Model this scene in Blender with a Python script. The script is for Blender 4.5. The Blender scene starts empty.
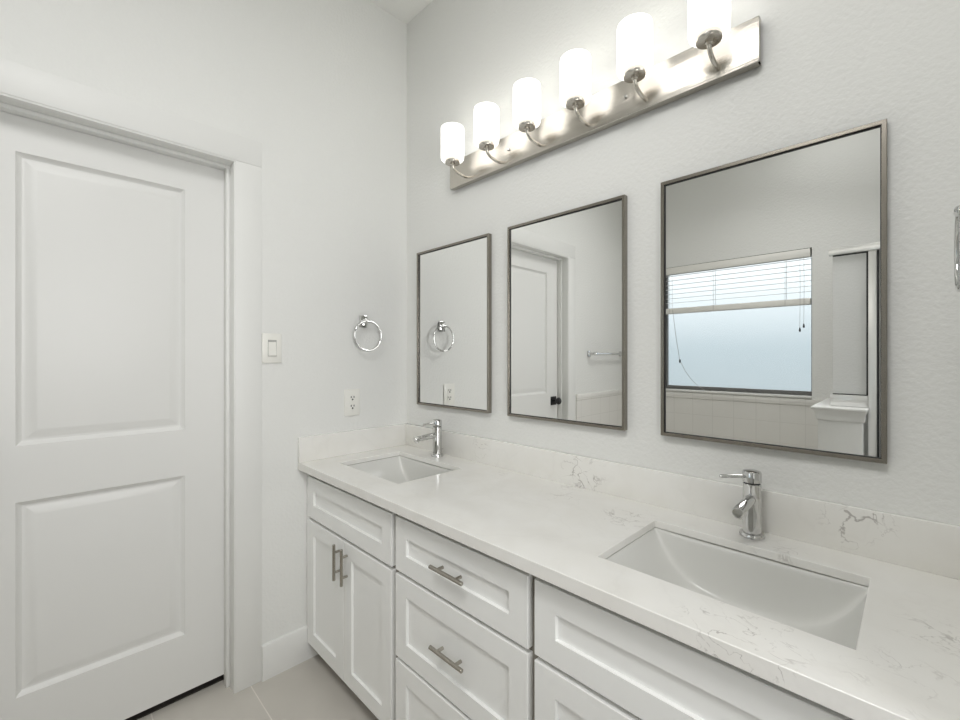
import bpy, bmesh, math, random
from mathutils import Vector, Matrix
random.seed(7)
C = bpy.context.scene.collection
SC = bpy.context.scene
PI = math.pi

# ------------------------------------------------------------------ camera
cam = bpy.data.cameras.new('camera')
cam.sensor_fit = 'HORIZONTAL'
cam.sensor_width = 36.0
cam.lens = 434.87 / 960 * 36
cam.shift_y = -3.36 / 960
cam.clip_start = 0.01
cam_o = bpy.data.objects.new('camera', cam)
cam_o.location = (1.879, -1.332, 1.315)
cam_o.rotation_euler = (PI / 2, 0, math.radians(45.114))
C.objects.link(cam_o)
SC.camera = cam_o

# ------------------------------------------------------------------ world, lights, exposure
SHADE_EMIT = 1.45        # frosted lamp shades
SKY_STRENGTH = 1.1
w = bpy.data.worlds.new('sky')
SC.world = w
w.use_nodes = True
nt = w.node_tree
nt.nodes.clear()
wo = nt.nodes.new('ShaderNodeOutputWorld')
bg = nt.nodes.new('ShaderNodeBackground')
tc = nt.nodes.new('ShaderNodeTexCoord')
sx = nt.nodes.new('ShaderNodeSeparateXYZ')
rp = nt.nodes.new('ShaderNodeValToRGB')
mr = nt.nodes.new('ShaderNodeMapRange')
mr.inputs['From Min'].default_value = -0.5
mr.inputs['From Max'].default_value = 0.5
cr = rp.color_ramp
cr.elements[0].position = 0.30
cr.elements[0].color = (0.50, 0.56, 0.58, 1)
cr.elements[1].position = 0.80
cr.elements[1].color = (1.75, 1.80, 1.82, 1)
e_ = cr.elements.new(0.52)
e_.color = (0.57, 0.67, 0.72, 1)
nt.links.new(tc.outputs['Generated'], sx.inputs['Vector'])
nt.links.new(sx.outputs['Z'], mr.inputs['Value'])
nt.links.new(mr.outputs['Result'], rp.inputs['Fac'])
nt.links.new(rp.outputs['Color'], bg.inputs['Color'])
bg.inputs['Strength'].default_value = SKY_STRENGTH
nt.links.new(bg.outputs['Background'], wo.inputs['Surface'])


def area(name, loc, rot, sx, sy, power, col=(1, 1, 1), spread=180):
    l = bpy.data.lights.new(name, 'AREA')
    l.shape = 'RECTANGLE'
    l.size, l.size_y = sx, sy
    l.energy = power
    l.spread = math.radians(spread)
    l.color = col
    o = bpy.data.objects.new(name, l)
    o.location = loc
    o.rotation_euler = rot
    C.objects.link(o)
    return o


def aim(p, q):
    return (Vector(q) - Vector(p)).to_track_quat('-Z', 'Y').to_euler()


CP = (1.5, -1.5, 3.0)
area('ceiling_fill', CP, aim(CP, (1.1, -0.75, 0.6)), 1.0, 0.8, 21, (1.0, 0.995, 0.985), 150)  # added fill light, no such fixture known
area('tub_side_fill', (1.5, -2.0, 3.03), (0, 0, 0), 0.5, 0.4, 2.8, (1.0, 0.995, 0.985))  # second added fill, brightens the wall opposite the mirrors
# added soft fill panel, right of and behind the camera
FP = (2.85, -1.3, 1.5)
area('right_fill', FP, aim(FP, (0.0, -0.5, 1.35)), 0.9, 1.0, 8.3, (1.0, 1.0, 1.0), 110)

vs = SC.view_settings
SC.display_settings.display_device = 'sRGB'
vs.view_transform = 'Standard'
vs.look = 'None'
vs.exposure = 0.2
vs.gamma = 1.0
vs.use_curve_mapping = False
SC.cycles.max_bounces = 14
SC.cycles.diffuse_bounces = 8
SC.cycles.glossy_bounces = 6
SC.cycles.transmission_bounces = 8
SC.cycles.sample_clamp_indirect = 6.0
SC.cycles.caustics_reflective = False
SC.cycles.caustics_refractive = False


# ------------------------------------------------------------------ materials
def mat(name, col, rough=0.5, metal=0.0, **kw):
    m = bpy.data.materials.new(name)
    m.use_nodes = True
    b = m.node_tree.nodes['Principled BSDF']
    b.inputs['Base Color'].default_value = (*col, 1)
    b.inputs['Roughness'].default_value = rough
    b.inputs['Metallic'].default_value = metal
    for k, v in kw.items():
        b.inputs[k].default_value = v
    return m


def nodes(m):
    return m.node_tree, m.node_tree.nodes['Principled BSDF']


def add_bump(m, scale, strength, dist=0.002, detail=3.0, stretch=None):
    t, b = nodes(m)
    c = t.nodes.new('ShaderNodeTexCoord')
    n = t.nodes.new('ShaderNodeTexNoise')
    n.inputs['Scale'].default_value = scale
    n.inputs['Detail'].default_value = detail
    src = c.outputs['Object']
    if stretch:
        mp = t.nodes.new('ShaderNodeMapping')
        mp.inputs['Scale'].default_value = stretch
        t.links.new(src, mp.inputs['Vector'])
        src = mp.outputs['Vector']
    t.links.new(src, n.inputs['Vector'])
    bp = t.nodes.new('ShaderNodeBump')
    bp.inputs['Strength'].default_value = strength
    bp.inputs['Distance'].default_value = dist
    t.links.new(n.outputs['Fac'], bp.inputs['Height'])
    t.links.new(bp.outputs['Normal'], b.inputs['Normal'])
    return n


def vary_rough(m, scale, lo, hi, stretch=None):
    t, b = nodes(m)
    c = t.nodes.new('ShaderNodeTexCoord')
    n = t.nodes.new('ShaderNodeTexNoise')
    n.inputs['Scale'].default_value = scale
    n.inputs['Detail'].default_value = 2
    src = c.outputs['Object']
    if stretch:
        mp = t.nodes.new('ShaderNodeMapping')
        mp.inputs['Scale'].default_value = stretch
        t.links.new(src, mp.inputs['Vector'])
        src = mp.outputs['Vector']
    t.links.new(src, n.inputs['Vector'])
    r = t.nodes.new('ShaderNodeMapRange')
    r.inputs['To Min'].default_value = lo
    r.inputs['To Max'].default_value = hi
    t.links.new(n.outputs['Fac'], r.inputs['Value'])
    t.links.new(r.outputs['Result'], b.inputs['Roughness'])


M = {}
M['wall'] = mat('wall_paint', (0.768, 0.772, 0.752), 0.6)
add_bump(M['wall'], 85, 0.6, 0.003, 2.0)
M['ceiling'] = mat('ceiling_paint', (0.82, 0.82, 0.80), 0.7)
add_bump(M['ceiling'], 75, 0.25, 0.003, 2.0)
M['trim'] = mat('trim_paint', (0.763, 0.766, 0.748), 0.45)
add_bump(M['trim'], 30, 0.04, 0.001)
M['door'] = mat('door_paint', (0.753, 0.754, 0.738), 0.4)
add_bump(M['door'], 220, 0.05, 0.001)
M['cabinet'] = mat('cabinet_paint', (0.84, 0.845, 0.83), 0.32)
add_bump(M['cabinet'], 60, 0.02, 0.001)
M['carcass'] = mat('cabinet_frame_shaded', (0.28, 0.26, 0.225), 0.45)  # white frame toned taupe, shade of the cabinet gaps put into the colour
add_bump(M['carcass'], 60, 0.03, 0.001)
M['dark'] = mat('hall_shade', (0.05, 0.045, 0.04), 0.7)  # near-black stands in for shade in the hall and under the door
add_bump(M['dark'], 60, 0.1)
M['chrome'] = mat('chrome', (0.65, 0.65, 0.645), 0.06, 1.0)
vary_rough(M['chrome'], 20, 0.04, 0.09)
M['nickel'] = mat('brushed_nickel', (0.60, 0.57, 0.52), 0.24, 1.0)
vary_rough(M['nickel'], 6, 0.23, 0.25)
M['pull'] = mat('pull_nickel', (0.42, 0.395, 0.35), 0.22, 1.0)
vary_rough(M['pull'], 6, 0.2, 0.24)
M['plate'] = mat('brushed_nickel_plate', (0.62, 0.585, 0.53), 0.22, 1.0)
add_bump(M['plate'], 1.0, 0.5, 0.0006, 2, (3, 3, 900))
M['frame'] = mat('mirror_frame_metal', (0.30, 0.277, 0.24), 0.28, 1.0)
vary_rough(M['frame'], 5, 0.24, 0.28)
M['mirror'] = mat('mirror_silver', (0.92, 0.925, 0.915), 0.0, 1.0)
M['porcelain'] = mat('porcelain', (0.68, 0.68, 0.655), 0.14, 0.0)
add_bump(M['porcelain'], 8, 0.01, 0.001)
M['plastic'] = mat('switch_plastic', (0.82, 0.815, 0.77), 0.3)
add_bump(M['plastic'], 100, 0.01, 0.0005)
M['black'] = mat('black_metal', (0.012, 0.012, 0.013), 0.35)
add_bump(M['black'], 100, 0.02, 0.0005)
M['aluminium'] = mat('shower_aluminium', (0.90, 0.90, 0.895), 0.32, 1.0)
vary_rough(M['aluminium'], 5, 0.27, 0.285)
M['gasket'] = mat('dark_gasket', (0.03, 0.03, 0.03), 0.5)
add_bump(M['gasket'], 100, 0.02, 0.0005)
M['blind'] = mat('blind_vinyl', (0.82, 0.81, 0.77), 0.4, 0.0)
add_bump(M['blind'], 40, 0.03, 0.0005, 2, (1, 12, 12))
M['window_frame'] = mat('window_frame_grey', (0.16, 0.16, 0.155), 0.4)
add_bump(M['window_frame'], 100, 0.02, 0.0005)
M['cord'] = mat('cord', (0.42, 0.42, 0.40), 0.8)
add_bump(M['cord'], 400, 0.1, 0.0005)

# frosted panes
M['pane'] = mat('frosted_window_glass', (0.95, 0.97, 0.98), 0.22, 0.0)
M['pane'].node_tree.nodes['Principled BSDF'].inputs['Transmission Weight'].default_value = 0.92
M['pane'].node_tree.nodes['Principled BSDF'].inputs['IOR'].default_value = 1.2
add_bump(M['pane'], 160, 0.15, 0.002)
M['shower_glass'] = mat('obscure_shower_glass', (0.95, 0.96, 0.95), 0.30, 0.0)
M['shower_glass'].node_tree.nodes['Principled BSDF'].inputs['Transmission Weight'].default_value = 0.38
M['shower_glass'].node_tree.nodes['Principled BSDF'].inputs['IOR'].default_value = 1.25
add_bump(M['shower_glass'], 90, 0.4, 0.003)

# lit lamp shade
m = mat('lit_frosted_shade', (0.9, 0.9, 0.88), 0.25)
t, b = nodes(m)
b.inputs['Emission Color'].default_value = (1.0, 0.975, 0.93, 1)
b.inputs['Emission Strength'].default_value = SHADE_EMIT
add_bump(m, 60, 0.02, 0.0005)
M['shade'] = m

# vinyl slats let some daylight through
t, b = nodes(M['blind'])
tr_ = t.nodes.new('ShaderNodeBsdfTranslucent')
tr_.inputs['Color'].default_value = (0.85, 0.86, 0.86, 1)
mx_ = t.nodes.new('ShaderNodeMixShader')
mx_.inputs['Fac'].default_value = 0.5
M['slat'] = M['blind'].copy()
M['slat'].name = 'blind_slat_vinyl'
t, b = nodes(M['slat'])
mo = [n for n in t.nodes if n.type == 'OUTPUT_MATERIAL'][0]
mx_ = [n for n in t.nodes if n.type == 'MIX_SHADER'][0]
tr_ = [n for n in t.nodes if n.type == 'BSDF_TRANSLUCENT'][0]
t.links.new(b.outputs['BSDF'], mx_.inputs[1])
t.links.new(tr_.outputs['BSDF'], mx_.inputs[2])
t.links.new(mx_.outputs['Shader'], mo.inputs['Surface'])


# floor tile
def floor_tile():
    m = mat('floor_tile', (0.5, 0.48, 0.45), 0.35)
    t, b = nodes(m)
    c = t.nodes.new('ShaderNodeTexCoord')
    mp = t.nodes.new('ShaderNodeMapping')
    mp.inputs['Location'].default_value = (-0.30, 0.755 + 0.305 * 20, 0)
    br = t.nodes.new('ShaderNodeTexBrick')
    br.offset = 0.5
    br.inputs['Scale'].default_value = 1.0
    br.inputs['Brick Width'].default_value = 0.61
    br.inputs['Row Height'].default_value = 0.305
    br.inputs['Mortar Size'].default_value = 0.0022
    br.inputs['Mortar Smooth'].default_value = 0.2
    br.inputs['Color1'].default_value = (0.55, 0.53, 0.49, 1)
    br.inputs['Color2'].default_value = (0.57, 0.55, 0.51, 1)
    br.inputs['Mortar'].default_value = (0.74, 0.71, 0.66, 1)
    n = t.nodes.new('ShaderNodeTexNoise')
    n.inputs['Scale'].default_value = 5
    n.inputs['Detail'].default_value = 6
    mx = t.nodes.new('ShaderNodeMix')
    mx.data_type = 'RGBA'
    mx.blend_type = 'MULTIPLY'
    r = t.nodes.new('ShaderNodeValToRGB')
    r.color_ramp.elements[0].color = (0.88, 0.87, 0.86, 1)
    r.color_ramp.elements[1].color = (1.06, 1.05, 1.04, 1)
    t.links.new(c.outputs['Object'], mp.inputs['Vector'])
    t.links.new(mp.outputs['Vector'], br.inputs['Vector'])
    t.links.new(c.outputs['Object'], n.inputs['Vector'])
    t.links.new(n.outputs['Fac'], r.inputs['Fac'])
    mx.inputs['Factor'].default_value = 1.0
    t.links.new(br.outputs['Color'], mx.inputs['A'])
    t.links.new(r.outputs['Color'], mx.inputs['B'])
    t.links.new(mx.outputs['Result'], b.inputs['Base Color'])
    bp = t.nodes.new('ShaderNodeBump')
    bp.inputs['Strength'].default_value = 0.3
    bp.inputs['Distance'].default_value = 0.001
    bp.invert = True
    t.links.new(br.outputs['Fac'], bp.inputs['Height'])
    t.links.new(bp.outputs['Normal'], b.inputs['Normal'])
    return m


M['floor'] = floor_tile()


def wall_tile(name, axis):
    """six inch glazed tile; axis = the horizontal world axis of the wall"""
    m = mat(name, (0.74, 0.73, 0.70), 0.18)
    t, b = nodes(m)
    c = t.nodes.new('ShaderNodeTexCoord')
    sp = t.nodes.new('ShaderNodeSeparateXYZ')
    cb = t.nodes.new('ShaderNodeCombineXYZ')
    t.links.new(c.outputs['Object'], sp.inputs['Vector'])
    t.links.new(sp.outputs[axis], cb.inputs['X'])
    t.links.new(sp.outputs['Z'], cb.inputs['Y'])
    mp = t.nodes.new('ShaderNodeMapping')
    mp.inputs['Location'].default_value = (0.05, 0.082 + 1.524, 0)
    br = t.nodes.new('ShaderNodeTexBrick')
    br.offset = 0.0
    br.inputs['Scale'].default_value = 1.0
    br.inputs['Brick Width'].default_value = 0.1524
    br.inputs['Row Height'].default_value = 0.1524
    br.inputs['Mortar Size'].default_value = 0.0025
    br.inputs['Color1'].default_value = (0.76, 0.75, 0.72, 1)
    br.inputs['Color2'].default_value = (0.75, 0.74, 0.71, 1)
    br.inputs['Mortar'].default_value = (0.69, 0.68, 0.65, 1)
    t.links.new(cb.outputs['Vector'], mp.inputs['Vector'])
    t.links.new(mp.outputs['Vector'], br.inputs['Vector'])
    t.links.new(br.outputs['Color'], b.inputs['Base Color'])
    bp = t.nodes.new('ShaderNodeBump')
    bp.inputs['Strength'].default_value = 0.4
    bp.inputs['Distance'].default_value = 0.001
    bp.invert = True
    t.links.new(br.outputs['Fac'], bp.inputs['Height'])
    t.links.new(bp.outputs['Normal'], b.inputs['Normal'])
    return m


M['tile_left'] = wall_tile('wall_tile_y', 'Y')
M['tile_back'] = wall_tile('wall_tile_x', 'X')


# quartz: warm white, a few clustered hair veins
def quartz():
    m = mat('white_quartz', (0.8, 0.79, 0.75), 0.13)
    t, b = nodes(m)
    L = t.links.new
    c = t.nodes.new('ShaderNodeTexCoord')

    def math_(op, a=None, bb=None, clamp=False):
        n = t.nodes.new('ShaderNodeMath')
        n.operation = op
        n.use_clamp = clamp
        for i, v in ((0, a), (1, bb)):
            if v is None:
                continue
            if isinstance(v, (int, float)):
                n.inputs[i].default_value = v
            else:
                L(v, n.inputs[i])
        return n.outputs[0]

    def noise(scale, detail, dist=0.0, off=(0, 0, 0)):
        mp = t.nodes.new('ShaderNodeMapping')
        mp.inputs['Location'].default_value = off
        n = t.nodes.new('ShaderNodeTexNoise')
        n.inputs['Scale'].default_value = scale
        n.inputs['Detail'].default_value = detail
        n.inputs['Distortion'].default_value = dist
        L(c.outputs['Object'], mp.inputs['Vector'])
        L(mp.outputs['Vector'], n.inputs['Vector'])
        return n.outputs['Fac']

    def lines(scale, width, off, dist):
        f = math_('ABSOLUTE', math_('SUBTRACT', noise(scale, 5, dist, off), 0.5))
        return math_('SUBTRACT', 1.0, math_('DIVIDE', f, width, True), True)

    l1 = lines(7.0, 0.009, (3.1, 1.7, 0.2), 0.6)
    l2 = lines(16.0, 0.011, (7.7, 0.4, 4.2), 0.8)
    l3 = lines(4.0, 0.020, (1.3, 9.2, 2.2), 0.4)
    net = math_('MAXIMUM', l1, l2)
    # where the veining gathers
    spots = [((1.06, -0.012, 0.925), 0.11, 1.0), ((0.57, -0.012, 0.925), 0.07, 0.55), ((1.31, -0.17, 0.855), 0.10, 0.75),
             ((1.08, -0.15, 0.855), 0.08, 0.5), ((1.67, -0.52, 0.855), 0.11, 0.9), ((1.70, -0.564, 0.845), 0.06, 1.0),
             ((1.78, -0.012, 0.94), 0.08, 1.0), ((1.92, -0.30, 0.855), 0.09, 0.55), ((1.87, -0.48, 0.855), 0.09, 0.45),
             ((1.66, -0.10, 0.855), 0.08, 0.5), ((0.374, -0.564, 0.8455), 0.02, 0.6), ((0.75, -0.10, 0.855), 0.08, 0.35)]
    tot = None
    for p, r, a in spots:
        vm = t.nodes.new('ShaderNodeVectorMath')
        vm.operation = 'DISTANCE'
        L(c.outputs['Object'], vm.inputs[0])
        vm.inputs[1].default_value = (p[0] - 0.98, p[1] + 0.28, p[2] - 0.829)
        mr = t.nodes.new('ShaderNodeMapRange')
        mr.inputs['From Min'].default_value = r * 0.35
        mr.inputs['From Max'].default_value = r
        mr.inputs['To Min'].default_value = a
        mr.inputs['To Max'].default_value = 0.0
        L(vm.outputs['Value'], mr.inputs['Value'])
        tot = mr.outputs['Result'] if tot is None else math_('MAXIMUM', tot, mr.outputs['Result'])
    gate = math_('MULTIPLY', math_('SUBTRACT', noise(22.0, 3, 0, (5, 5, 5)), 0.40), 5.0, True)
    strong = math_('MULTIPLY', math_('MULTIPLY', math_('MULTIPLY', net, tot), gate), 1.6, True)
    faint = math_('MULTIPLY', l3, 0.05)
    vein = math_('MAXIMUM', strong, faint)
    cloud = noise(9.0, 6, 0.3, (2, 2, 2))
    r = t.nodes.new('ShaderNodeValToRGB')
    r.color_ramp.elements[0].position = 0.35
    r.color_ramp.elements[0].color = (0.78, 0.77, 0.735, 1)
    r.color_ramp.elements[1].position = 0.65
    r.color_ramp.elements[1].color = (0.81, 0.803, 0.775, 1)
    L(cloud, r.inputs['Fac'])
    mx = t.nodes.new('ShaderNodeMix')
    mx.data_type = 'RGBA'
    L(math_('MULTIPLY', vein, 0.75, True), mx.inputs['Factor'])
    L(r.outputs['Color'], mx.inputs['A'])
    mx.inputs['B'].default_value = (0.36, 0.34, 0.32, 1)
    L(mx.outputs['Result'], b.inputs['Base Color'])
    return m


M['quartz'] = quartz()


# ------------------------------------------------------------------ mesh helpers
class MB:
    def __init__(self):
        self.bm = bmesh.new()

    def box(self, x0, x1, y0, y1, z0, z1, bev=0.0, seg=2):
        r = bmesh.ops.create_cube(self.bm, size=1.0)
        vs_ = r['verts']
        for v in vs_:
            v.co = Vector(((x0 + x1) / 2 + v.co.x * (x1 - x0), (y0 + y1) / 2 + v.co.y * (y1 - y0), (z0 + z1) / 2 + v.co.z * (z1 - z0)))
        if bev > 0:
            es = list({e for v in vs_ for e in v.link_edges})
            bmesh.ops.bevel(self.bm, geom=es, offset=bev, segments=seg, profile=0.5, affect='EDGES')
        return self

    def rings(self, loops, close=False, cap0=True, cap1=True):
        """loops: list of equally long vertex loops; bridged in order"""
        bm = self.bm
        R = [[bm.verts.new(p) for p in lp] for lp in loops]
        n = len(R[0])
        pairs = list(zip(R, R[1:]))
        if close:
            pairs.append((R[-1], R[0]))
        for a, b_ in pairs:
            for i in range(n):
                bm.faces.new((a[i], a[(i + 1) % n], b_[(i + 1) % n], b_[i]))
        if not close:
            if cap0:
                bm.faces.new(list(reversed(R[0])))
            if cap1:
                bm.faces.new(R[-1])
        return self

    def tube(self, pts, r, n=16, close=False):
        pts = [Vector(p) for p in pts]
        rr = r if isinstance(r, (list, tuple)) else [r] * len(pts)
        N = len(pts)
        loops = []
        prev = None
        for i, p in enumerate(pts):
            if close:
                d = pts[(i + 1) % N] - pts[i - 1]
            else:
                d = pts[min(i + 1, N - 1)] - pts[max(i - 1, 0)]
            d.normalize()
            if prev is None:
                up = Vector((0, 0, 1)) if abs(d.z) < 0.9 else Vector((1, 0, 0))
                u = d.cross(up).normalized()
            else:
                u = (prev - d * prev.dot(d)).normalized()
            prev = u
            v = d.cross(u)
            loops.append([p + (u * math.cos(2 * PI * k / n) + v * math.sin(2 * PI * k / n)) * rr[i] for k in range(n)])
        return self.rings(loops, close=close)

    def lathe(self, prof, c, axis='z', n=32, cap0=True, cap1=True):
        """prof: (radius, height) pairs along the axis"""
        loops = []
        for r, h in prof:
            lp = []
            for k in range(n):
                a = 2 * PI * k / n
                x, y = r * math.cos(a), r * math.sin(a)
                if axis == 'z':
                    q = (x, y, h)
                elif axis == 'y':
                    q = (x, h, y)
                else:
                    q = (h, x, y)
                lp.append(Vector(c) + Vector(q))
            loops.append(lp)
        return self.rings(loops, cap0=cap0, cap1=cap1)

    def build(self, name, material, parent=None, bevel=0.0, angle=35, xform=None):
        bm = self.bm
        bmesh.ops.recalc_face_normals(bm, faces=bm.faces)
        if xform is not None:
            bmesh.ops.transform(bm, matrix=xform, verts=bm.verts)
        if parent is not None:
            rt = parent
            while rt.parent:
                rt = rt.parent
            bmesh.ops.translate(bm, vec=-Vector(rt.location), verts=bm.verts)
        me = bpy.data.meshes.new(name)
        bm.to_mesh(me)
        bm.free()
        me.materials.append(material)
        for p in me.polygons:
            p.use_smooth = True
        me.set_sharp_from_angle(angle=math.radians(angle))
        o = bpy.data.objects.new(name, me)
        C.objects.link(o)
        if parent is not None:
            o.parent = parent
        if bevel > 0:
            md = o.modifiers.new('bevel', 'BEVEL')
            md.width = bevel
            md.segments = 2
            md.limit_method = 'ANGLE'
            md.angle_limit = math.radians(40)
        return o


def thing(name, label, cat, loc, group=None):
    o = bpy.data.objects.new(name, None)
    o.empty_display_size = 0.05
    o.location = loc
    C.objects.link(o)
    o['label'] = label
    o['category'] = cat
    if group:
        o['group'] = group
    return o


def tag(o, label, cat, group=None):
    o['label'] = label
    o['category'] = cat
    if group:
        o['group'] = group
    return o


def struct(o, label=None):
    o['kind'] = 'structure'
    if label:
        o['label'] = label
        o['category'] = label.split()[-1]
    return o


def rect_xz(x0, x1, z0, z1, y):
    return [(x0, y, z0), (x1, y, z0), (x1, y, z1), (x0, y, z1)]


# ------------------------------------------------------------------ room shell
H = 3.05
YW = -2.524            # inner face of the window wall
XR = 3.25              # inner face of the far right wall
DT, DN, DF = 2.076, -0.815, -1.545     # door opening: head, near jamb, far jamb

f = MB().box(-0.16, XR + 0.1, YW - 0.1, 0.1, -0.1, 0.0).build('floor', M['floor'])
struct(f)
struct(MB().box(-0.16, XR + 0.1, YW - 0.1, 0.1, H, H + 0.1).build('ceiling', M['ceiling']))
struct(MB().box(-0.16, XR + 0.1, 0.0, 0.1, 0.0, H).build('wall_back', M['wall']))
wl = MB()
wl.box(-0.12, 0, DN + 0.016, 0.0, 0, H)
wl.box(-0.12, 0, YW, DF - 0.016, 0, H)
wl.box(-0.12, 0, DF - 0.016, DN + 0.016, DT + 0.016, H)
struct(wl.build('wall_left', M['wall']))
# passage behind the closed door, its lack of light painted near-black
hl = MB()
hl.box(-0.165, -0.16, YW - 0.1, 0.1, -0.1, H)
struct(hl.build('wall_hall', M['dark']))
# window wall with its opening
WX0, WX1, WZ0, WZ1 = 0.283, 1.357, 1.03, 2.088
ww = MB()
ww.box(-0.12, WX0, YW - 0.12, YW, 0, H)
ww.box(WX1, XR + 0.1, YW - 0.12, YW, 0, H)
ww.box(WX0, WX1, YW - 0.12, YW, 0, WZ0)
ww.box(WX0, WX1, YW - 0.12, YW, WZ1, H)
struct(ww.build('wall_front', M['wall']))
# right side: wing wall that ends the vanity alcove, then the far wall
struct(MB().box(1.974, 2.10, -0.60, 0.0, 0, H).build('wall_right', M['wall']))
fr_ = MB()
fr_.box(XR, XR + 0.1, -0.55, 0.0, 0, H)
fr_.box(XR, XR + 0.1, YW, -1.75, 0, H)
fr_.box(XR, XR + 0.1, -1.75, -0.55, 2.08, H)
struct(fr_.build('wall_far', M['wall']))
# invented doorway and unlit room, unseen, to darken chrome reflections and cut side light
br_ = MB()
br_.box(XR + 0.1, 6.5, -3.1, 0.7, -0.1, 0.0)
br_.box(XR + 0.1, 6.5, -3.1, 0.7, 2.7, 2.8)
br_.box(XR + 0.1, 6.5, 0.6, 0.7, 0.0, 2.7)
br_.box(XR + 0.1, 6.5, -3.1, -3.0, 0.0, 2.7)
br_.box(6.4, 6.5, -3.0, 0.6, 0.0, 2.7)
br_.box(XR + 0.1, XR + 0.16, YW - 0.476, YW - 0.1, 0.0, 2.7)
br_.box(XR + 0.1, XR + 0.16, 0.1, 0.6, 0.0, 2.7)
struct(br_.build('wall_added_room', M['wall']))

# baseboards
bb = MB()
prof = [(0.0, 0.0), (0.014, 0.0), (0.014, 0.128), (0.010, 0.140), (0.004, 0.143), (0.0, 0.143)]
bb.rings([[(x, -0.7145, z) for x, z in prof], [(x, -0.001, z) for x, z in prof]])
struct(bb.build('baseboard_left', M['trim']))

# door lining, stop and casing
tr = MB()
for (a, b_) in ((DN, DN + 0.016), (DF - 0.016, DF)):
    tr.box(-0.125, 0.001, a, b_, 0, DT, 0.0008)
tr.box(-0.125, 0.001, DF - 0.016, DN + 0.016, DT, DT + 0.016, 0.0008)
# stop strips
for (a, b_) in ((DN - 0.013, DN), (DF, DF + 0.013)):
    tr.box(-0.088, -0.052, a, b_, 0.0, DT - 0.0135, 0.002)
tr.box(-0.088, -0.052, DF, DN, DT - 0.0135, DT, 0.002)
lining = tr.build('trim_1', M['trim'])
struct(lining)
cs = MB()
ci0, ci1 = DN + 0.004, DF - 0.004
cs.box(0.0, 0.004, ci0, DN + 0.101, 0, DT + 0.006, 0.0015)
cs.box(0.0, 0.004, DF - 0.101, ci1, 0, DT + 0.006, 0.0015)
cs.box(0.0, 0.004, DF - 0.101, DN + 0.101, DT + 0.0065, DT + 0.106, 0.0015)
struct(cs.build('trim_2', M['trim']))

# moulded two panel door
XF = -0.09
dm = MB()
y0, y1, z0, z1 = DF + 0.003, DN - 0.003, 0.036, DT - 0.003
bm = dm.bm


def pt(y, z, dx=0.0):
    return bm.verts.new((XF - dx, y, z))


PY0, PY1 = -1.401, -0.959
pans = [(0.256, 0.862), (1.037, 1.952)]
ys = [y0, PY0, PY1, y1]
zs = [z0, pans[0][0], pans[0][1], pans[1][0], pans[1][1], z1]
G = [[pt(y, z) for z in zs] for y in ys]
for i in range(3):
    for j in range(5):
        if i == 1 and j in (1, 3):
            continue
        bm.faces.new((G[i][j], G[i + 1][j], G[i + 1][j + 1], G[i][j + 1]))
for j in (1, 3):
    loop = [G[1][j], G[2][j], G[2][j + 1], G[1][j + 1]]
    for ins, dx in ((0.004, 0.006), (0.013, 0.013), (0.018, 0.013), (0.023, 0.0115), (0.045, 0.0035), (0.049, 0.003)):
        a0, a1, b0, b1 = PY0 + ins, PY1 - ins, zs[j] + ins, zs[j + 1] - ins
        nl = [pt(a0, b0, dx), pt(a1, b0, dx), pt(a1, b1, dx), pt(a0, b1, dx)]
        for k in range(4):
            bm.faces.new((loop[k], loop[(k + 1) % 4], nl[(k + 1) % 4], nl[k]))
        loop = nl
    bm.faces.new(loop)
# slab behind the face
bk = [bm.verts.new((XF - 0.034, y, z)) for y, z in ((y0, z0), (y1, z0), (y1, z1), (y0, z1))]
bm.faces.new(bk)
out = {'b': [G[i][0] for i in range(4)], 't': [G[i][5] for i in range(4)], 'l': [G[0][j] for j in range(6)], 'r': [G[3][j] for j in range(6)]}
bm.faces.new(out['b'] + [bk[1], bk[0]])
bm.faces.new(out['t'] + [bk[2], bk[3]])
bm.faces.new(out['l'] + [bk[3], bk[0]])
bm.faces.new(out['r'] + [bk[2], bk[1]])
door = dm.build('door_1', M['door'], angle=20)
struct(door)
struct(MB().box(-0.1595, -0.112, DF, DN, 0.0, 0.004, 0.001).build('door_gap_shade', M['dark']))  # near-black strip painting the shade in the gap under the door
kn = MB()
KY, KZ = -1.478, 0.975
kn.box(XF - 0.001, XF + 0.008, KY - 0.033, KY + 0.033, KZ - 0.033, KZ + 0.033, 0.002)
kn.lathe([(0.012, 0.006), (0.011, 0.030), (0.020, 0.036), (0.027, 0.046), (0.027, 0.056), (0.021, 0.064), (0.008, 0.067)], (XF, KY, KZ), 'x', 28)
k = kn.build('door_knob', M['black'], door)
k['label'] = 'black door knob on a square rose'

# ------------------------------------------------------------------ window, blind, tile (seen in the mirrors)
wf = MB()
yo, yi = YW - 0.105, YW - 0.060
fw_ = 0.034
wf.box(WX0, WX0 + fw_, yo, yi, WZ0, WZ1, 0.002)
wf.box(WX1 - 0.012, WX1, yo, yi, WZ0, WZ1, 0.002)
wf.box(WX0 + fw_, WX1 - 0.012, yo, yi, WZ0, WZ0 + fw_, 0.002)
wf.box(WX0 + fw_, WX1 - 0.012, yo, yi, WZ1 - fw_, WZ1, 0.002)
win = wf.build('window_1', M['window_frame'])
struct(win)
MB().box(WX0 + fw_ - 0.004, WX1 - 0.008, yo + 0.018, yo + 0.024, WZ0 + fw_ - 0.004, WZ1 - fw_ + 0.004).build('pane', M['pane'], win)
sl = MB()
sl.box(WX0 - 0.0, WX1 + 0.0, YW - 0.06, YW + 0.018, WZ0 - 0.012, WZ0 + 0.004, 0.003)
struct(sl.build('trim_3', M['trim']))

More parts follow.
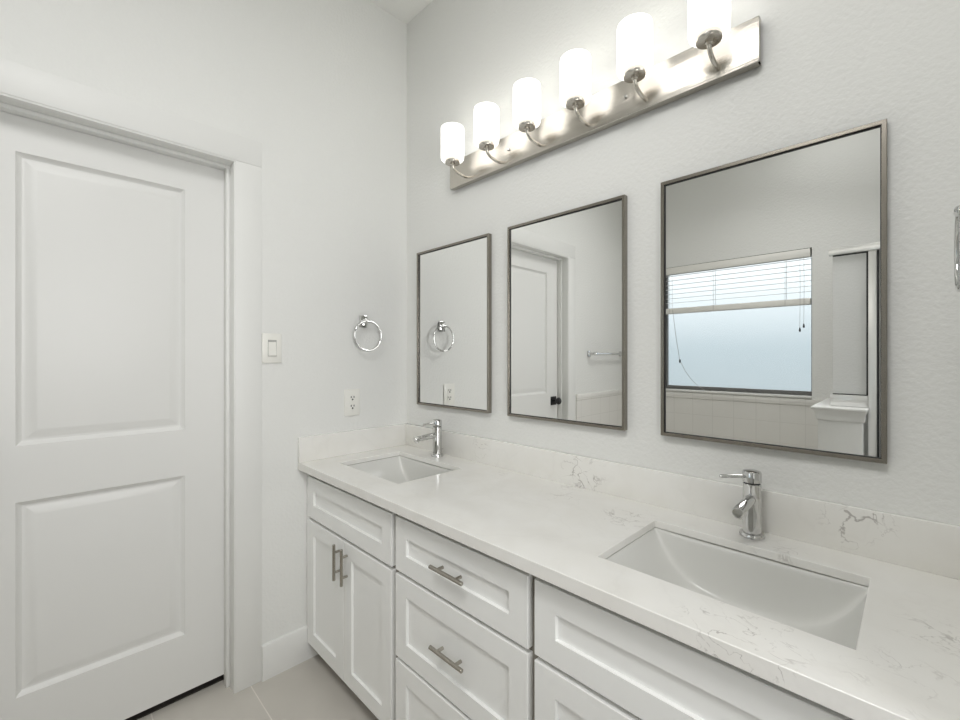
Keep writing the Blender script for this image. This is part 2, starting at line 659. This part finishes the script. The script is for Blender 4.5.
BX0, BX1 = WX0 + 0.012, WX1 - 0.010
YB = YW - 0.022
blind = thing('window_blind', 'white horizontal slat blind drawn halfway up the frosted window', 'blind', ((BX0 + BX1) / 2, YB, WZ1))
MB().box(BX0, BX1, YB - 0.024, YB + 0.024, WZ1 - 0.062, WZ1 - 0.004, 0.003).build('headrail', M['blind'], blind)
s_ = MB()
zz = 2.012
while zz > 1.742:
    a = math.radians(6)
    lo, hi = [], []
    for kx in (BX0, BX1):
        lp = []
        for u_, th in ((-0.024, 0.0013), (-0.012, 0.0013), (0.0, 0.0013), (0.012, 0.0013), (0.024, 0.0013)):
            bow = 0.002 * (1 - (u_ / 0.024) ** 2)
            lp.append((kx, YB + u_ * math.cos(a), zz + u_ * math.sin(a) * -1 + bow + th))
        for u_, th in ((0.024, 0), (0.012, 0), (0.0, 0), (-0.012, 0), (-0.024, 0)):
            bow = 0.002 * (1 - (u_ / 0.024) ** 2)
            lp.append((kx, YB + u_ * math.cos(a), zz + u_ * math.sin(a) * -1 + bow))
        lo.append(lp)
    s_.rings(lo)
    zz -= 0.039
s_.build('slats', M['slat'], blind)
MB().box(BX0, BX1, YB - 0.025, YB + 0.025, 1.686, 1.732, 0.004).build('bottom_rail', M['blind'], blind)
for fx in (0.07, 0.40, 0.86):
    lc = MB()
    x = BX0 + (BX1 - BX0) * fx
    for dy in (-0.027, 0.027):
        lc.tube([(x, YB + dy, 2.03), (x, YB + dy, 1.69)], 0.0012, 6)
    lc.build('ladder_cord', M['cord'], blind)
for q, (x, z) in enumerate(((BX1 - 0.058, 1.518), (BX1 - 0.035, 1.545))):
    cd = MB().tube([(x, YB + 0.032, 2.03), (x + 0.002, YB + 0.034, 1.8), (x, YB + 0.033, z)], 0.0011, 6).build('lift_cord', M['cord'], blind)
    MB().lathe([(0.002, 0.006), (0.004, 0.0), (0.0065, -0.016), (0.0065, -0.022), (0.002, -0.024)], (x, YB + 0.033, z), 'z', 12).build('tassel', M['gasket'], cd)
pc = [(0.392, 1.72), (0.40, 1.66), (0.419, 1.50), (0.452, 1.285), (0.50, 1.19), (0.549, 1.121), (0.60, 1.072), (0.645, 1.042), (0.66, 1.0365), (0.685, 1.0365), (0.70, 1.037)]
cd = MB().tube([(x, YW + 0.004, z) for x, z in pc], 0.0017, 6).build('tilt_cord', M['cord'], blind)
MB().lathe([(0.003, 0.015), (0.007, 0.008), (0.007, -0.010), (0.003, -0.016)], (0.454, YW + 0.004, 1.278), 'z', 12).build('tassel', M['gasket'], cd)

# tile wainscot round the tub corner
tl = MB()
tl.box(0.0, 0.009, YW, -1.656, 0.0, 0.968)
tl.box(0.0, 0.014, YW, -1.656, 0.9685, 1.018, 0.004)
struct(tl.build('trim_4', M['tile_left']))
tb = MB()
tb.box(0.014, 1.478, YW, YW + 0.009, 0.0, 0.964)
tb.box(0.014, 1.478, YW, YW + 0.013, 0.9645, 1.014, 0.004)
struct(tb.build('trim_5', M['tile_back']))

# towel bar on the left wall beyond the door
ty0, ty1, tz = -1.848, -2.40, 1.34
bar = thing('towel_bar', 'chrome towel bar on the wall past the door, seen in the middle mirror', 'towel bar', (0.0, (ty0 + ty1) / 2, tz))
for y in (ty0, ty1):
    p_ = MB()
    p_.box(0.0005, 0.012, y - 0.022, y + 0.022, tz - 0.022, tz + 0.022, 0.003)
    p_.lathe([(0.014, 0.010), (0.010, 0.02), (0.010, 0.05), (0.014, 0.055), (0.014, 0.078), (0.010, 0.081)], (0, y, tz), 'x', 20)
    p_.build('bar_post', M['chrome'], bar)
MB().tube([(0.066, ty0 + 0.004, tz), (0.066, ty1 - 0.004, tz)], 0.0085, 20).build('rod', M['chrome'], bar)

# half wall and shower enclosure
pw = MB().box(1.480, 1.672, YW, -1.822, 0.0, 1.0155, 0.002).build('wall_shower', M['wall'])
struct(pw)
lg = MB()
lg.box(1.450, 1.694, YW, -1.792, 1.016, 1.031, 0.004)
prof = [(0.0, 0.958), (0.008, 0.958), (0.010, 0.966), (0.010, 0.994), (0.017, 1.006), (0.018, 1.0155), (0.0, 1.0155)]
x0, x1, yy0 = 1.480, 1.672, -1.822
lg.rings([[(x0 - d, YW, z) for d, z in prof], [(x0 - d, yy0 + d, z) for d, z in prof],
          [(x1 + d, yy0 + d, z) for d, z in prof], [(x1 + d, YW, z) for d, z in prof]])
struct(lg.build('trim_6', M['trim']))
YS = -1.925
sh = thing('shower_enclosure', 'silver framed shower screen of obscure glass above a half wall, seen in the nearest mirror', 'shower screen', (1.9, YS, 0.0))
MB().box(1.518, 2.44, YS - 0.022, YS + 0.022, 1.900, 1.940, 0.003).build('header', M['aluminium'], sh)
MB().box(1.524, 1.690, YS - 0.016, YS + 0.016, 1.0315, 1.098, 0.004).build('sill_rail', M['aluminium'], sh)
MB().box(1.536, 1.684, YS - 0.003, YS + 0.003, 1.094, 1.904).build('glass_panel', M['shower_glass'], sh)
g_ = MB()
g_.box(1.536, 1.684, YS - 0.007, YS + 0.007, 1.0985, 1.103)
g_.box(1.536, 1.684, YS - 0.007, YS + 0.007, 1.893, 1.8995)
g_.box(1.682, 1.6895, YS - 0.007, YS + 0.007, 1.0985, 1.8995)
g_.build('gasket', M['gasket'], sh)
MB().box(1.690, 1.726, YS - 0.018, YS + 0.018, 0.0, 1.8995, 0.003).build('jamb_post', M['aluminium'], sh)
MB().box(1.7265, 1.736, YS - 0.010, YS + 0.010, 0.012, 1.8995).build('gasket', M['gasket'], sh)
dr = MB()
dr.box(1.7365, 1.766, YS - 0.012, YS + 0.012, 0.012, 1.895, 0.002)
dr.box(2.37, 2.40, YS - 0.012, YS + 0.012, 0.012, 1.895, 0.002)
dr.box(1.766, 2.37, YS - 0.012, YS + 0.012, 0.012, 0.045, 0.002)
dr.box(1.766, 2.37, YS - 0.012, YS + 0.012, 1.865, 1.895, 0.002)
df = dr.build('door_frame', M['aluminium'], sh)
MB().box(1.764, 2.372, YS - 0.003, YS + 0.003, 0.043, 1.867).build('door_glass', M['shower_glass'], df)
MB().box(2.4005, 2.44, YS - 0.018, YS + 0.018, 0.0, 1.8995, 0.003).build('jamb_post', M['aluminium'], sh)
struct(MB().box(2.4405, 2.56, YW, -1.86, 0.0, H).build('wall_shower_end', M['wall']))

# ------------------------------------------------------------------ vanity cabinets
YF = -0.535            # front of doors and drawers
CB = 0.829             # underside of the counter
KB = 0.083             # underside of the cabinets


def shaker(x0, x1, z0, z1, rail=0.058, th=0.019):
    q = MB()
    e = 0.0012
    i0 = (x0 + rail, x1 - rail, z0 + rail, z1 - rail)
    q.rings([rect_xz(x0, x1, z0, z1, YF + th), rect_xz(x0, x1, z0, z1, YF + e), rect_xz(x0 + e, x1 - e, z0 + e, z1 - e, YF),
             rect_xz(*i0, YF), rect_xz(i0[0] + 0.0007, i0[1] - 0.0007, i0[2] + 0.0007, i0[3] - 0.0007, YF + 0.0095)])
    return q


def pull(parent, c, vertical, L=0.136, cc=0.076):
    """bar pull: a round bar on two posts"""
    x, z = c
    q = MB()
    yb = YF - 0.0235
    r = 0.0058
    if vertical:
        A, B = (x, yb, z - L / 2), (x, yb, z + L / 2)
    else:
        A, B = (x - L / 2, yb, z), (x + L / 2, yb, z)
    A, B = Vector(A), Vector(B)
    d = (B - A).normalized()
    q.tube([A, A + d * 0.001, B - d * 0.001, B], [r - 0.001, r, r, r - 0.001], 18)
    mid = (A + B) / 2
    for s in (-1, 1):
        p = mid + d * s * cc / 2
        q.tube([p + Vector((0, 0.003, 0)), Vector((p.x, YF + 0.0003, p.z))], 0.0048, 14)
    o = q.build('handle', M['pull'], parent)
    o['label'] = 'brushed nickel bar handle'
    return o


def carcass(x0, x1, parent, name='cabinet_body'):
    q = MB()
    ft = YF + 0.020        # front of the face frame
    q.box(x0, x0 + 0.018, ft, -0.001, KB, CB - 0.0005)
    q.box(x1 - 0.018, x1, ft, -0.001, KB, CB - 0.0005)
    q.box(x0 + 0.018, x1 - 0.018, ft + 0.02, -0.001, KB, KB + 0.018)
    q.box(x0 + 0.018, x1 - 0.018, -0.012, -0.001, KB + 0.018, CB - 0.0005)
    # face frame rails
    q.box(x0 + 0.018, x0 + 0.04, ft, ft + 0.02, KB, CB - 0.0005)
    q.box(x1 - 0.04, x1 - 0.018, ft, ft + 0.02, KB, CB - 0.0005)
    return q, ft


def cab(name, label, x0, x1):
    t_ = thing(name, label, 'cabinet', ((x0 + x1) / 2, -0.27, 0.0), 'bathroom vanity base cabinets')
    return t_


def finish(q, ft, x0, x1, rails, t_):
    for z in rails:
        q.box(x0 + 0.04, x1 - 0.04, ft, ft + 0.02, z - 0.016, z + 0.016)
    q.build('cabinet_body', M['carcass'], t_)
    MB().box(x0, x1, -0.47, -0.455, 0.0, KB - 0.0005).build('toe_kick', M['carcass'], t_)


CX = [0.003, 0.6795, 1.2455, 1.930]
# left sink base
t_ = cab('vanity_cabinet', 'white two-door sink cabinet in the corner beside the room door', CX[0], CX[1])
q, ft = carcass(CX[0], CX[1], t_)
finish(q, ft, CX[0], CX[1], (0.622, 0.783, 0.10), t_)
MB().box(CX[0], 0.0222, YF + 0.0065, YF + 0.0195, KB, 0.803, 0.001).build('filler_strip', M['cabinet'], t_)
shaker(0.024, 0.668, 0.628, 0.8015).build('false_front', M['cabinet'], t_)
d1 = shaker(0.024, 0.3425, KB, 0.6155).build('cabinet_door', M['cabinet'], t_)
d2 = shaker(0.3455, 0.668, KB, 0.6155).build('cabinet_door', M['cabinet'], t_)
pull(d1, (0.314, 0.531), True)
pull(d2, (0.374, 0.531), True)
# drawer bank
t_ = cab('vanity_cabinet', 'white three-drawer cabinet in the middle of the vanity', CX[1] + 0.0005, CX[2] - 0.0005)
q, ft = carcass(CX[1] + 0.0005, CX[2] - 0.0005, t_)
finish(q, ft, CX[1], CX[2], (0.622, 0.783, 0.347, 0.10), t_)
for (a, b_, hz) in ((0.6295, 0.8015, 0.7165), (0.353, 0.617, 0.487), (KB, 0.3415, 0.21)):
    d_ = shaker(0.692, 1.2365, a, b_).build('drawer', M['cabinet'], t_)
    pull(d_, (0.967, hz), False)
# right sink base
t_ = cab('vanity_cabinet', 'white sink cabinet under the nearer basin, cut off at the bottom right', CX[2], CX[3])
q, ft = carcass(CX[2], CX[3], t_)
finish(q, ft, CX[2], CX[3], (0.622, 0.783, 0.10), t_)
shaker(1.2562, 1.918, 0.628, 0.8015).build('false_front', M['cabinet'], t_)
d1 = shaker(1.2562, 1.5855, KB, 0.6145).build('cabinet_door', M['cabinet'], t_)
d2 = shaker(1.5885, 1.918, KB, 0.6145).build('cabinet_door', M['cabinet'], t_)
pull(d1, (1.557, 0.531), True)
pull(d2, (1.617, 0.531), True)

# ------------------------------------------------------------------ countertop
ZT = 0.861
SL, SR = (0.130, 0.574), (1.366, 1.812)
SY = (-0.444, -0.135)
XE = 1.9715
ct = thing('countertop', 'long white quartz vanity worktop with grey veins and low backsplash', 'countertop', (0.98, -0.28, CB))
q = MB()
xs = [0.0006, SL[0], SL[1], SR[0], SR[1], XE]
YC = -0.568
ys = [YC, YC + 0.022, SY[0], SY[1], -0.0006]
tz_ = ZT - 0.020
bm = q.bm
top, bot, low = {}, {}, {}
for i, x in enumerate(xs):
    for j, y in enumerate(ys):
        top[i, j] = bm.verts.new((x, y, ZT))
        if j:
            bot[i, j] = bm.verts.new((x, y, tz_))
        if j < 2:
            low[i, j] = bm.verts.new((x, y, CB))
solid = {(i, j) for i in range(5) for j in range(4)} - {(1, 2), (3, 2)}
for (i, j) in solid:
    under = bot if j else low
    c4 = [(i, j), (i + 1, j), (i + 1, j + 1), (i, j + 1)]
    bm.faces.new([top[k] for k in c4])
    bm.faces.new([under[k] for k in reversed(c4)])
    if j == 0:
        bm.faces.new((low[i, 1], low[i + 1, 1], bot[i + 1, 1], bot[i, 1]))
    for (di, dj), (a, b_) in (((0, -1), (c4[0], c4[1])), ((1, 0), (c4[1], c4[2])), ((0, 1), (c4[2], c4[3])), ((-1, 0), (c4[3], c4[0]))):
        if (i + di, j + dj) not in solid:
            if j == 0 and di:
                k = (a if a[1] == 1 else b_)
                bm.faces.new((top[a], low[a], low[b_], top[b_]))
            else:
                bm.faces.new((top[a], under[a], under[b_], top[b_]))
slab = q.build('slab', M['quartz'], ct, bevel=0.0015)
MB().box(0.0006, XE, -0.0195, -0.0006, ZT, 0.968, 0.0016).build('backsplash', M['quartz'], ct)
MB().box(0.0006, 0.0195, YC, -0.0195, ZT, 0.968, 0.0016).build('side_splash', M['quartz'], ct)
MB().box(XE - 0.019, XE, YC, -0.0195, ZT, 0.968, 0.0016).build('side_splash', M['quartz'], ct)


# ------------------------------------------------------------------ sinks
def sink(xr, label):
    xa, xb = xr[0] - 0.0015, xr[1] + 0.0015
    ya, yb = SY[0] - 0.0015, SY[1] + 0.0015
    xc = (xa + xb) / 2
    zt = tz_ - 0.0004
    root = thing('undermount_sink', label, 'sink', (xc, (ya + yb) / 2, 0.68), 'white undermount vanity sinks')
    q = MB()
    bm = q.bm
    n = 56
    depth = 0.133
    half = [(-1.0, 0.0), (-0.994, 0.25), (-0.986, 0.5), (-0.974, 0.72), (-0.955, 0.87), (-0.925, 0.955), (-0.88, 0.985), (-0.75, 0.992), (-0.4, 0.998)]
    prof = half + [(0.0, 1.0)] + [(-a_, b2) for a_, b2 in reversed(half)]
    mrows = len(prof) - 1
    grid = []
    for i in range(n + 1):
        a = -1 + 2 * i / n
        tt = math.copysign(1 - (1 - abs(a)) ** 1.6, a)
        zx = depth * (1 - abs(tt) ** 3.6)
        grid.append([(xc + tt * (xb - xa) / 2, (ya + yb) / 2 + s * (yb - ya) / 2, zt - zx * fz) for s, fz in prof])
    V = [[bm.verts.new(p) for p in r] for r in grid]
    for i in range(n):
        for j in range(mrows):
            bm.faces.new((V[i][j], V[i + 1][j], V[i + 1][j + 1], V[i][j + 1]))
    bs = q.build('basin', M['porcelain'], root, angle=50)
    md = bs.modifiers.new('shell', 'SOLIDIFY')
    md.thickness = 0.008
    md.offset = -1
    md = bs.modifiers.new('sub', 'SUBSURF')
    md.levels = md.render_levels = 1
    dz = zt - depth
    yd = (ya + yb) / 2
    MB().lathe([(0.0, 0.0005), (0.024, 0.0005), (0.0245, 0.003), (0.019, 0.004), (0.017, 0.002), (0.0, 0.002)][1:5], (xc, yd, dz + 0.0015), 'z', 28).build('drain', M['chrome'], root)
    return root


sink(SL, 'white rectangular basin at the far corner end of the counter')
sink(SR, 'white rectangular basin nearest the camera, below the mirror showing the window')


# ------------------------------------------------------------------ faucets
def faucet(x, y, label, lever_angle):
    root = thing('faucet', label, 'faucet', (x, y, ZT), 'single lever chrome faucets')
    z = ZT
    MB().lathe([(0.0285, 0.0004), (0.0285, 0.006), (0.0265, 0.0095), (0.021, 0.0105)], (x, y, z), 'z', 36).build('base', M['chrome'], root)
    MB().lathe([(0.0205, 0.008), (0.0205, 0.132), (0.019, 0.1335)], (x, y, z), 'z', 36).build('body', M['chrome'], root)
    MB().lathe([(0.0185, 0.1338), (0.0185, 0.1362)], (x, y, z), 'z', 32).build('collar', M['gasket'], root)
    hd = MB().lathe([(0.0198, 0.1364), (0.0213, 0.1375), (0.0213, 0.1600), (0.0192, 0.1645), (0.012, 0.1665), (0.004, 0.167)], (x, y, z), 'z', 36).build('handle_cap', M['chrome'], root)
    ca, sa = math.cos(lever_angle), math.sin(lever_angle)
    d = Vector((-sa, -ca, 0))
    p = Vector((x, y, z + 0.151))
    MB().tube([p + d * 0.018, p + d * 0.079, p + d * 0.081], [0.0046, 0.0046, 0.0036], 14).build('lever', M['chrome'], hd)
    a = Vector((x, y - 0.012, z + 0.096))
    e = Vector((x, y - 0.128, z + 0.091))
    sp = MB().tube([a, e - (e - a).normalized() * 0.003, e], [0.0125, 0.0125, 0.0105], 26).build('spout', M['chrome'], root)
    MB().lathe([(0.0085, -0.001), (0.0085, -0.0150), (0.007, -0.0155)], (x, e.y + 0.013, e.z), 'z', 20).build('aerator', M['chrome'], sp)
    MB().tube([(x, y + 0.020, z + 0.028), (x, y + 0.0335, z + 0.028)], 0.0022, 10).build('pop_up_rod', M['chrome'], root)
    return root


faucet(0.331, -0.066, 'chrome single-lever faucet at the far basin near the corner', 0.0)
faucet(1.5845, -0.066, 'chrome single-lever faucet at the nearer basin, lever turned aside', math.radians(45))


# ------------------------------------------------------------------ mirrors
def mirror(x0, x1, z0, z1, label, turn=0.0):
    root = thing('wall_mirror', label, 'mirror', ((x0 + x1) / 2, 0.0, z0), 'framed wall mirrors over the vanity')
    q = MB()
    yf, yb, wdt = -0.021, -0.0006, 0.0095
    e = 0.001
    q.rings([rect_xz(x0, x1, z0, z1, yb), rect_xz(x0, x1, z0, z1, yf + e), rect_xz(x0 + e, x1 - e, z0 + e, z1 - e, yf),
             rect_xz(x0 + wdt - e, x1 - wdt + e, z0 + wdt - e, z1 - wdt + e, yf), rect_xz(x0 + wdt, x1 - wdt, z0 + wdt, z1 - wdt, yf + e),
             rect_xz(x0 + wdt, x1 - wdt, z0 + wdt, z1 - wdt, yb)], close=True)
    q.build('frame', M['frame'], root)
    lp_ = MB()
    i0, i1, i2, i3 = x0 + wdt, x1 - wdt, z0 + wdt, z1 - wdt
    lw = 0.0018
    lp_.rings([rect_xz(i0, i1, i2, i3, -0.0165), rect_xz(i0 + lw, i1 - lw, i2 + lw, i3 - lw, -0.0165),
               rect_xz(i0 + lw, i1 - lw, i2 + lw, i3 - lw, -0.0142), rect_xz(i0, i1, i2, i3, -0.0142)], close=True)
    lp_.build('inner_lip', M['gasket'], root)
    g = MB()
    xc = (x0 + x1) / 2
    a, b_ = x0 + wdt - 0.0002, x1 - wdt + 0.0002
    dy = math.tan(turn)
    yg = -0.0125
    lp = lambda off: [(a, yg + off + (a - xc) * dy, z0 + wdt - 0.0002), (b_, yg + off + (b_ - xc) * dy, z0 + wdt - 0.0002),
                      (b_, yg + off + (b_ - xc) * dy, z1 - wdt + 0.0002), (a, yg + off + (a - xc) * dy, z1 - wdt + 0.0002)]
    g.rings([lp(0.004), lp(0.0)])
    g.build('glass', M['mirror'], root)
    return root


mirror(0.113, 0.612, 1.077, 1.833, 'narrow-framed mirror nearest the corner, reflecting a towel ring')
mirror(0.718, 1.2185, 1.077, 1.835, 'narrow-framed middle mirror reflecting the room door and a towel bar', math.radians(0.3))
mirror(1.334, 1.833, 1.078, 1.840, 'mirror nearest the camera, reflecting the window and shower screen')

# ------------------------------------------------------------------ vanity light
vl = thing('vanity_light', 'six-lamp brushed nickel bar light with lit white cylinder shades', 'wall light', (0.986, 0.0, 2.08))
LX0, LX1, LZ0, LZ1 = 0.378, 1.592, 2.078, 2.196
bp_ = MB()
bp_.box(LX0, LX1, -0.030, -0.026, LZ0, LZ1, 0.0008)
bp_.box(LX0, LX0 + 0.003, -0.026, -0.012, LZ0, LZ1)
bp_.box(LX1 - 0.003, LX1, -0.026, -0.012, LZ0, LZ1)
bp_.box(LX0, LX1, -0.026, -0.004, LZ0, LZ0 + 0.003)
bp_.box(LX0, LX1, -0.026, -0.004, LZ1 - 0.003, LZ1)
bp_.box(LX0 + 0.006, LX1 - 0.006, -0.012, -0.0006, LZ0 + 0.006, LZ1 - 0.006)
bp_.build('back_plate', M['plate'], vl)
for sx in (0.733, 1.228):
    MB().lathe([(0.0055, 0.0), (0.0055, -0.004), (0.003, -0.007)], (sx, -0.030, 2.139), 'y', 14).build('screw', M['chrome'], vl)
for i in range(6):
    x = 0.484 + 0.2025 * i
    y = -0.108
    arm_pts = []
    for kk in range(13):
        u_ = kk / 12
        # from the plate out, dipping slightly and then up to the cup
        P0, P1, P2, P3 = Vector((x, -0.029, 2.102)), Vector((x, -0.075, 2.102)), Vector((x, y, 2.105)), Vector((x, y, 2.140))
        arm_pts.append(P0 * (1 - u_) ** 3 + P1 * 3 * u_ * (1 - u_) ** 2 + P2 * 3 * u_ ** 2 * (1 - u_) + P3 * u_ ** 3)
    arm = MB().tube(arm_pts, 0.0058, 14).build('lamp_arm', M['nickel'], vl)
    MB().lathe([(0.006, 2.128), (0.010, 2.132), (0.010, 2.137), (0.0305, 2.1375), (0.0315, 2.1395), (0.0315, 2.158), (0.030, 2.161)], (x, y, 0), 'z', 32).build('fitter_cup', M['nickel'], arm)
    R = 0.0495
    pr = [(0.020, 2.1615), (0.0345, 2.151), (0.042, 2.149), (0.0475, 2.154), (R, 2.163), (R, 2.284), (0.0485, 2.2875), (0.0450, 2.284),
          (0.0450, 2.175), (0.040, 2.168), (0.020, 2.168)]
    MB().lathe(pr, (x, y, 0), 'z', 40).build('glass_shade', M['shade'], arm)


# ------------------------------------------------------------------ towel rings, switch, outlet
def towel_ring(label, xw, y, z, s, off=0.042, rad=0.0705):
    """s = +1 on a wall facing +x, -1 on a wall facing -x"""
    root = thing('towel_ring', label, 'towel ring', (xw, y, z), 'chrome towel rings')
    q = MB()
    a, b_ = sorted((xw + s * 0.0005, xw + s * 0.012))
    zm = z + rad - 0.002
    q.box(a, b_, y - 0.031, y + 0.009, zm - 0.029, zm + 0.029, 0.003)
    a, b_ = sorted((xw + s * 0.010, xw + s * (off - 0.006)))
    q.box(a, b_, y - 0.020, y - 0.002, zm - 0.012, zm + 0.012, 0.003)
    mt = q.build('mount', M['chrome'], root)
    hp = MB()
    hp.lathe([(0.006, -0.012), (0.0075, -0.010), (0.0075, 0.010), (0.006, 0.012)], (xw + s * off, y, zm), 'y', 18)
    hp.build('socket', M['chrome'], mt)
    pts = []
    for kk in range(56):
        an = 2 * PI * kk / 56
        pts.append((xw + s * off, y + rad * math.sin(an), z + rad * math.cos(an)))
    MB().tube(pts, 0.0042, 12, close=True).build('ring', M['chrome'], root)
    return root


towel_ring('chrome towel ring on the corner wall above the outlet', 0.0, -0.247, 1.415, 1, 0.035)
towel_ring('chrome towel ring cut off by the right edge of the photo', 1.974, -0.232, 1.497, -1, 0.043, 0.068)

sw = thing('light_switch', 'white rocker light switch plate beside the door casing', 'light switch', (0.0, -0.672, 1.35))
y, z = -0.6748, 1.350
MB().box(0.0005, 0.0065, y - 0.0385, y + 0.0385, z - 0.0605, z + 0.0605, 0.0025).build('plate', M['plastic'], sw)
fr = MB()
fr.rings([[(xx, yy, zz2) for yy, zz2 in ((y - a, z - c_), (y + a, z - c_), (y + a, z + c_), (y - a, z + c_))] for xx, a, c_ in
          ((0.006, 0.0185, 0.0355), (0.0078, 0.0180, 0.0350), (0.0078, 0.0160, 0.0325), (0.006, 0.0158, 0.0322))])
fr.build('switch_frame', M['plastic'], sw)
MB().box(0.0062, 0.00795, y - 0.0172, y + 0.0172, z - 0.0338, z + 0.0338).build('groove_shade', M['cord'], sw)  # grey box painting the shaded groove around the rocker
rk = MB()
rk.rings([[(0.0062, y - 0.0155, z - 0.032), (0.0062, y + 0.0155, z - 0.032), (0.0062, y + 0.0155, z + 0.032), (0.0062, y - 0.0155, z + 0.032)],
          [(0.0125, y - 0.0150, z - 0.031), (0.0125, y + 0.0150, z - 0.031), (0.0075, y + 0.0150, z + 0.031), (0.0075, y - 0.0150, z + 0.031)]])
rk.build('rocker', M['plastic'], sw)
for dz in (-0.048, 0.048):
    MB().lathe([(0.0032, 0.006), (0.0032, 0.0073), (0.0015, 0.0078)], (0, y, z + dz), 'x', 12).build('screw', M['plastic'], sw)

ol = thing('power_outlet', 'white double power outlet low on the wall above the side splash', 'outlet', (0.0, -0.313, 1.10))
y, z = -0.314, 1.100
MB().box(0.0005, 0.0065, y - 0.0395, y + 0.0395, z - 0.0620, z + 0.0620, 0.0025).build('plate', M['plastic'], ol)
for dz in (-0.0205, 0.0205):
    c_ = MB().lathe([(0.0168, 0.006), (0.0168, 0.0082), (0.0160, 0.0088)], (0, y, z + dz), 'x', 28).build('receptacle', M['plastic'], ol)
    hs = MB()
    hs.box(0.0086, 0.0091, y - 0.0092, y - 0.0050, z + dz + 0.0005, z + dz + 0.009)
    hs.box(0.0086, 0.0091, y + 0.0050, y + 0.0092, z + dz + 0.0005, z + dz + 0.009)
    hs.lathe([(0.0042, 0.0086), (0.0042, 0.0091)], (0, y, z + dz - 0.0065), 'x', 14)
    hs.build('slots', M['black'], c_)
MB().lathe([(0.0032, 0.006), (0.0032, 0.0073), (0.0015, 0.0078)], (0, y, z), 'x', 12).build('screw', M['plastic'], ol)
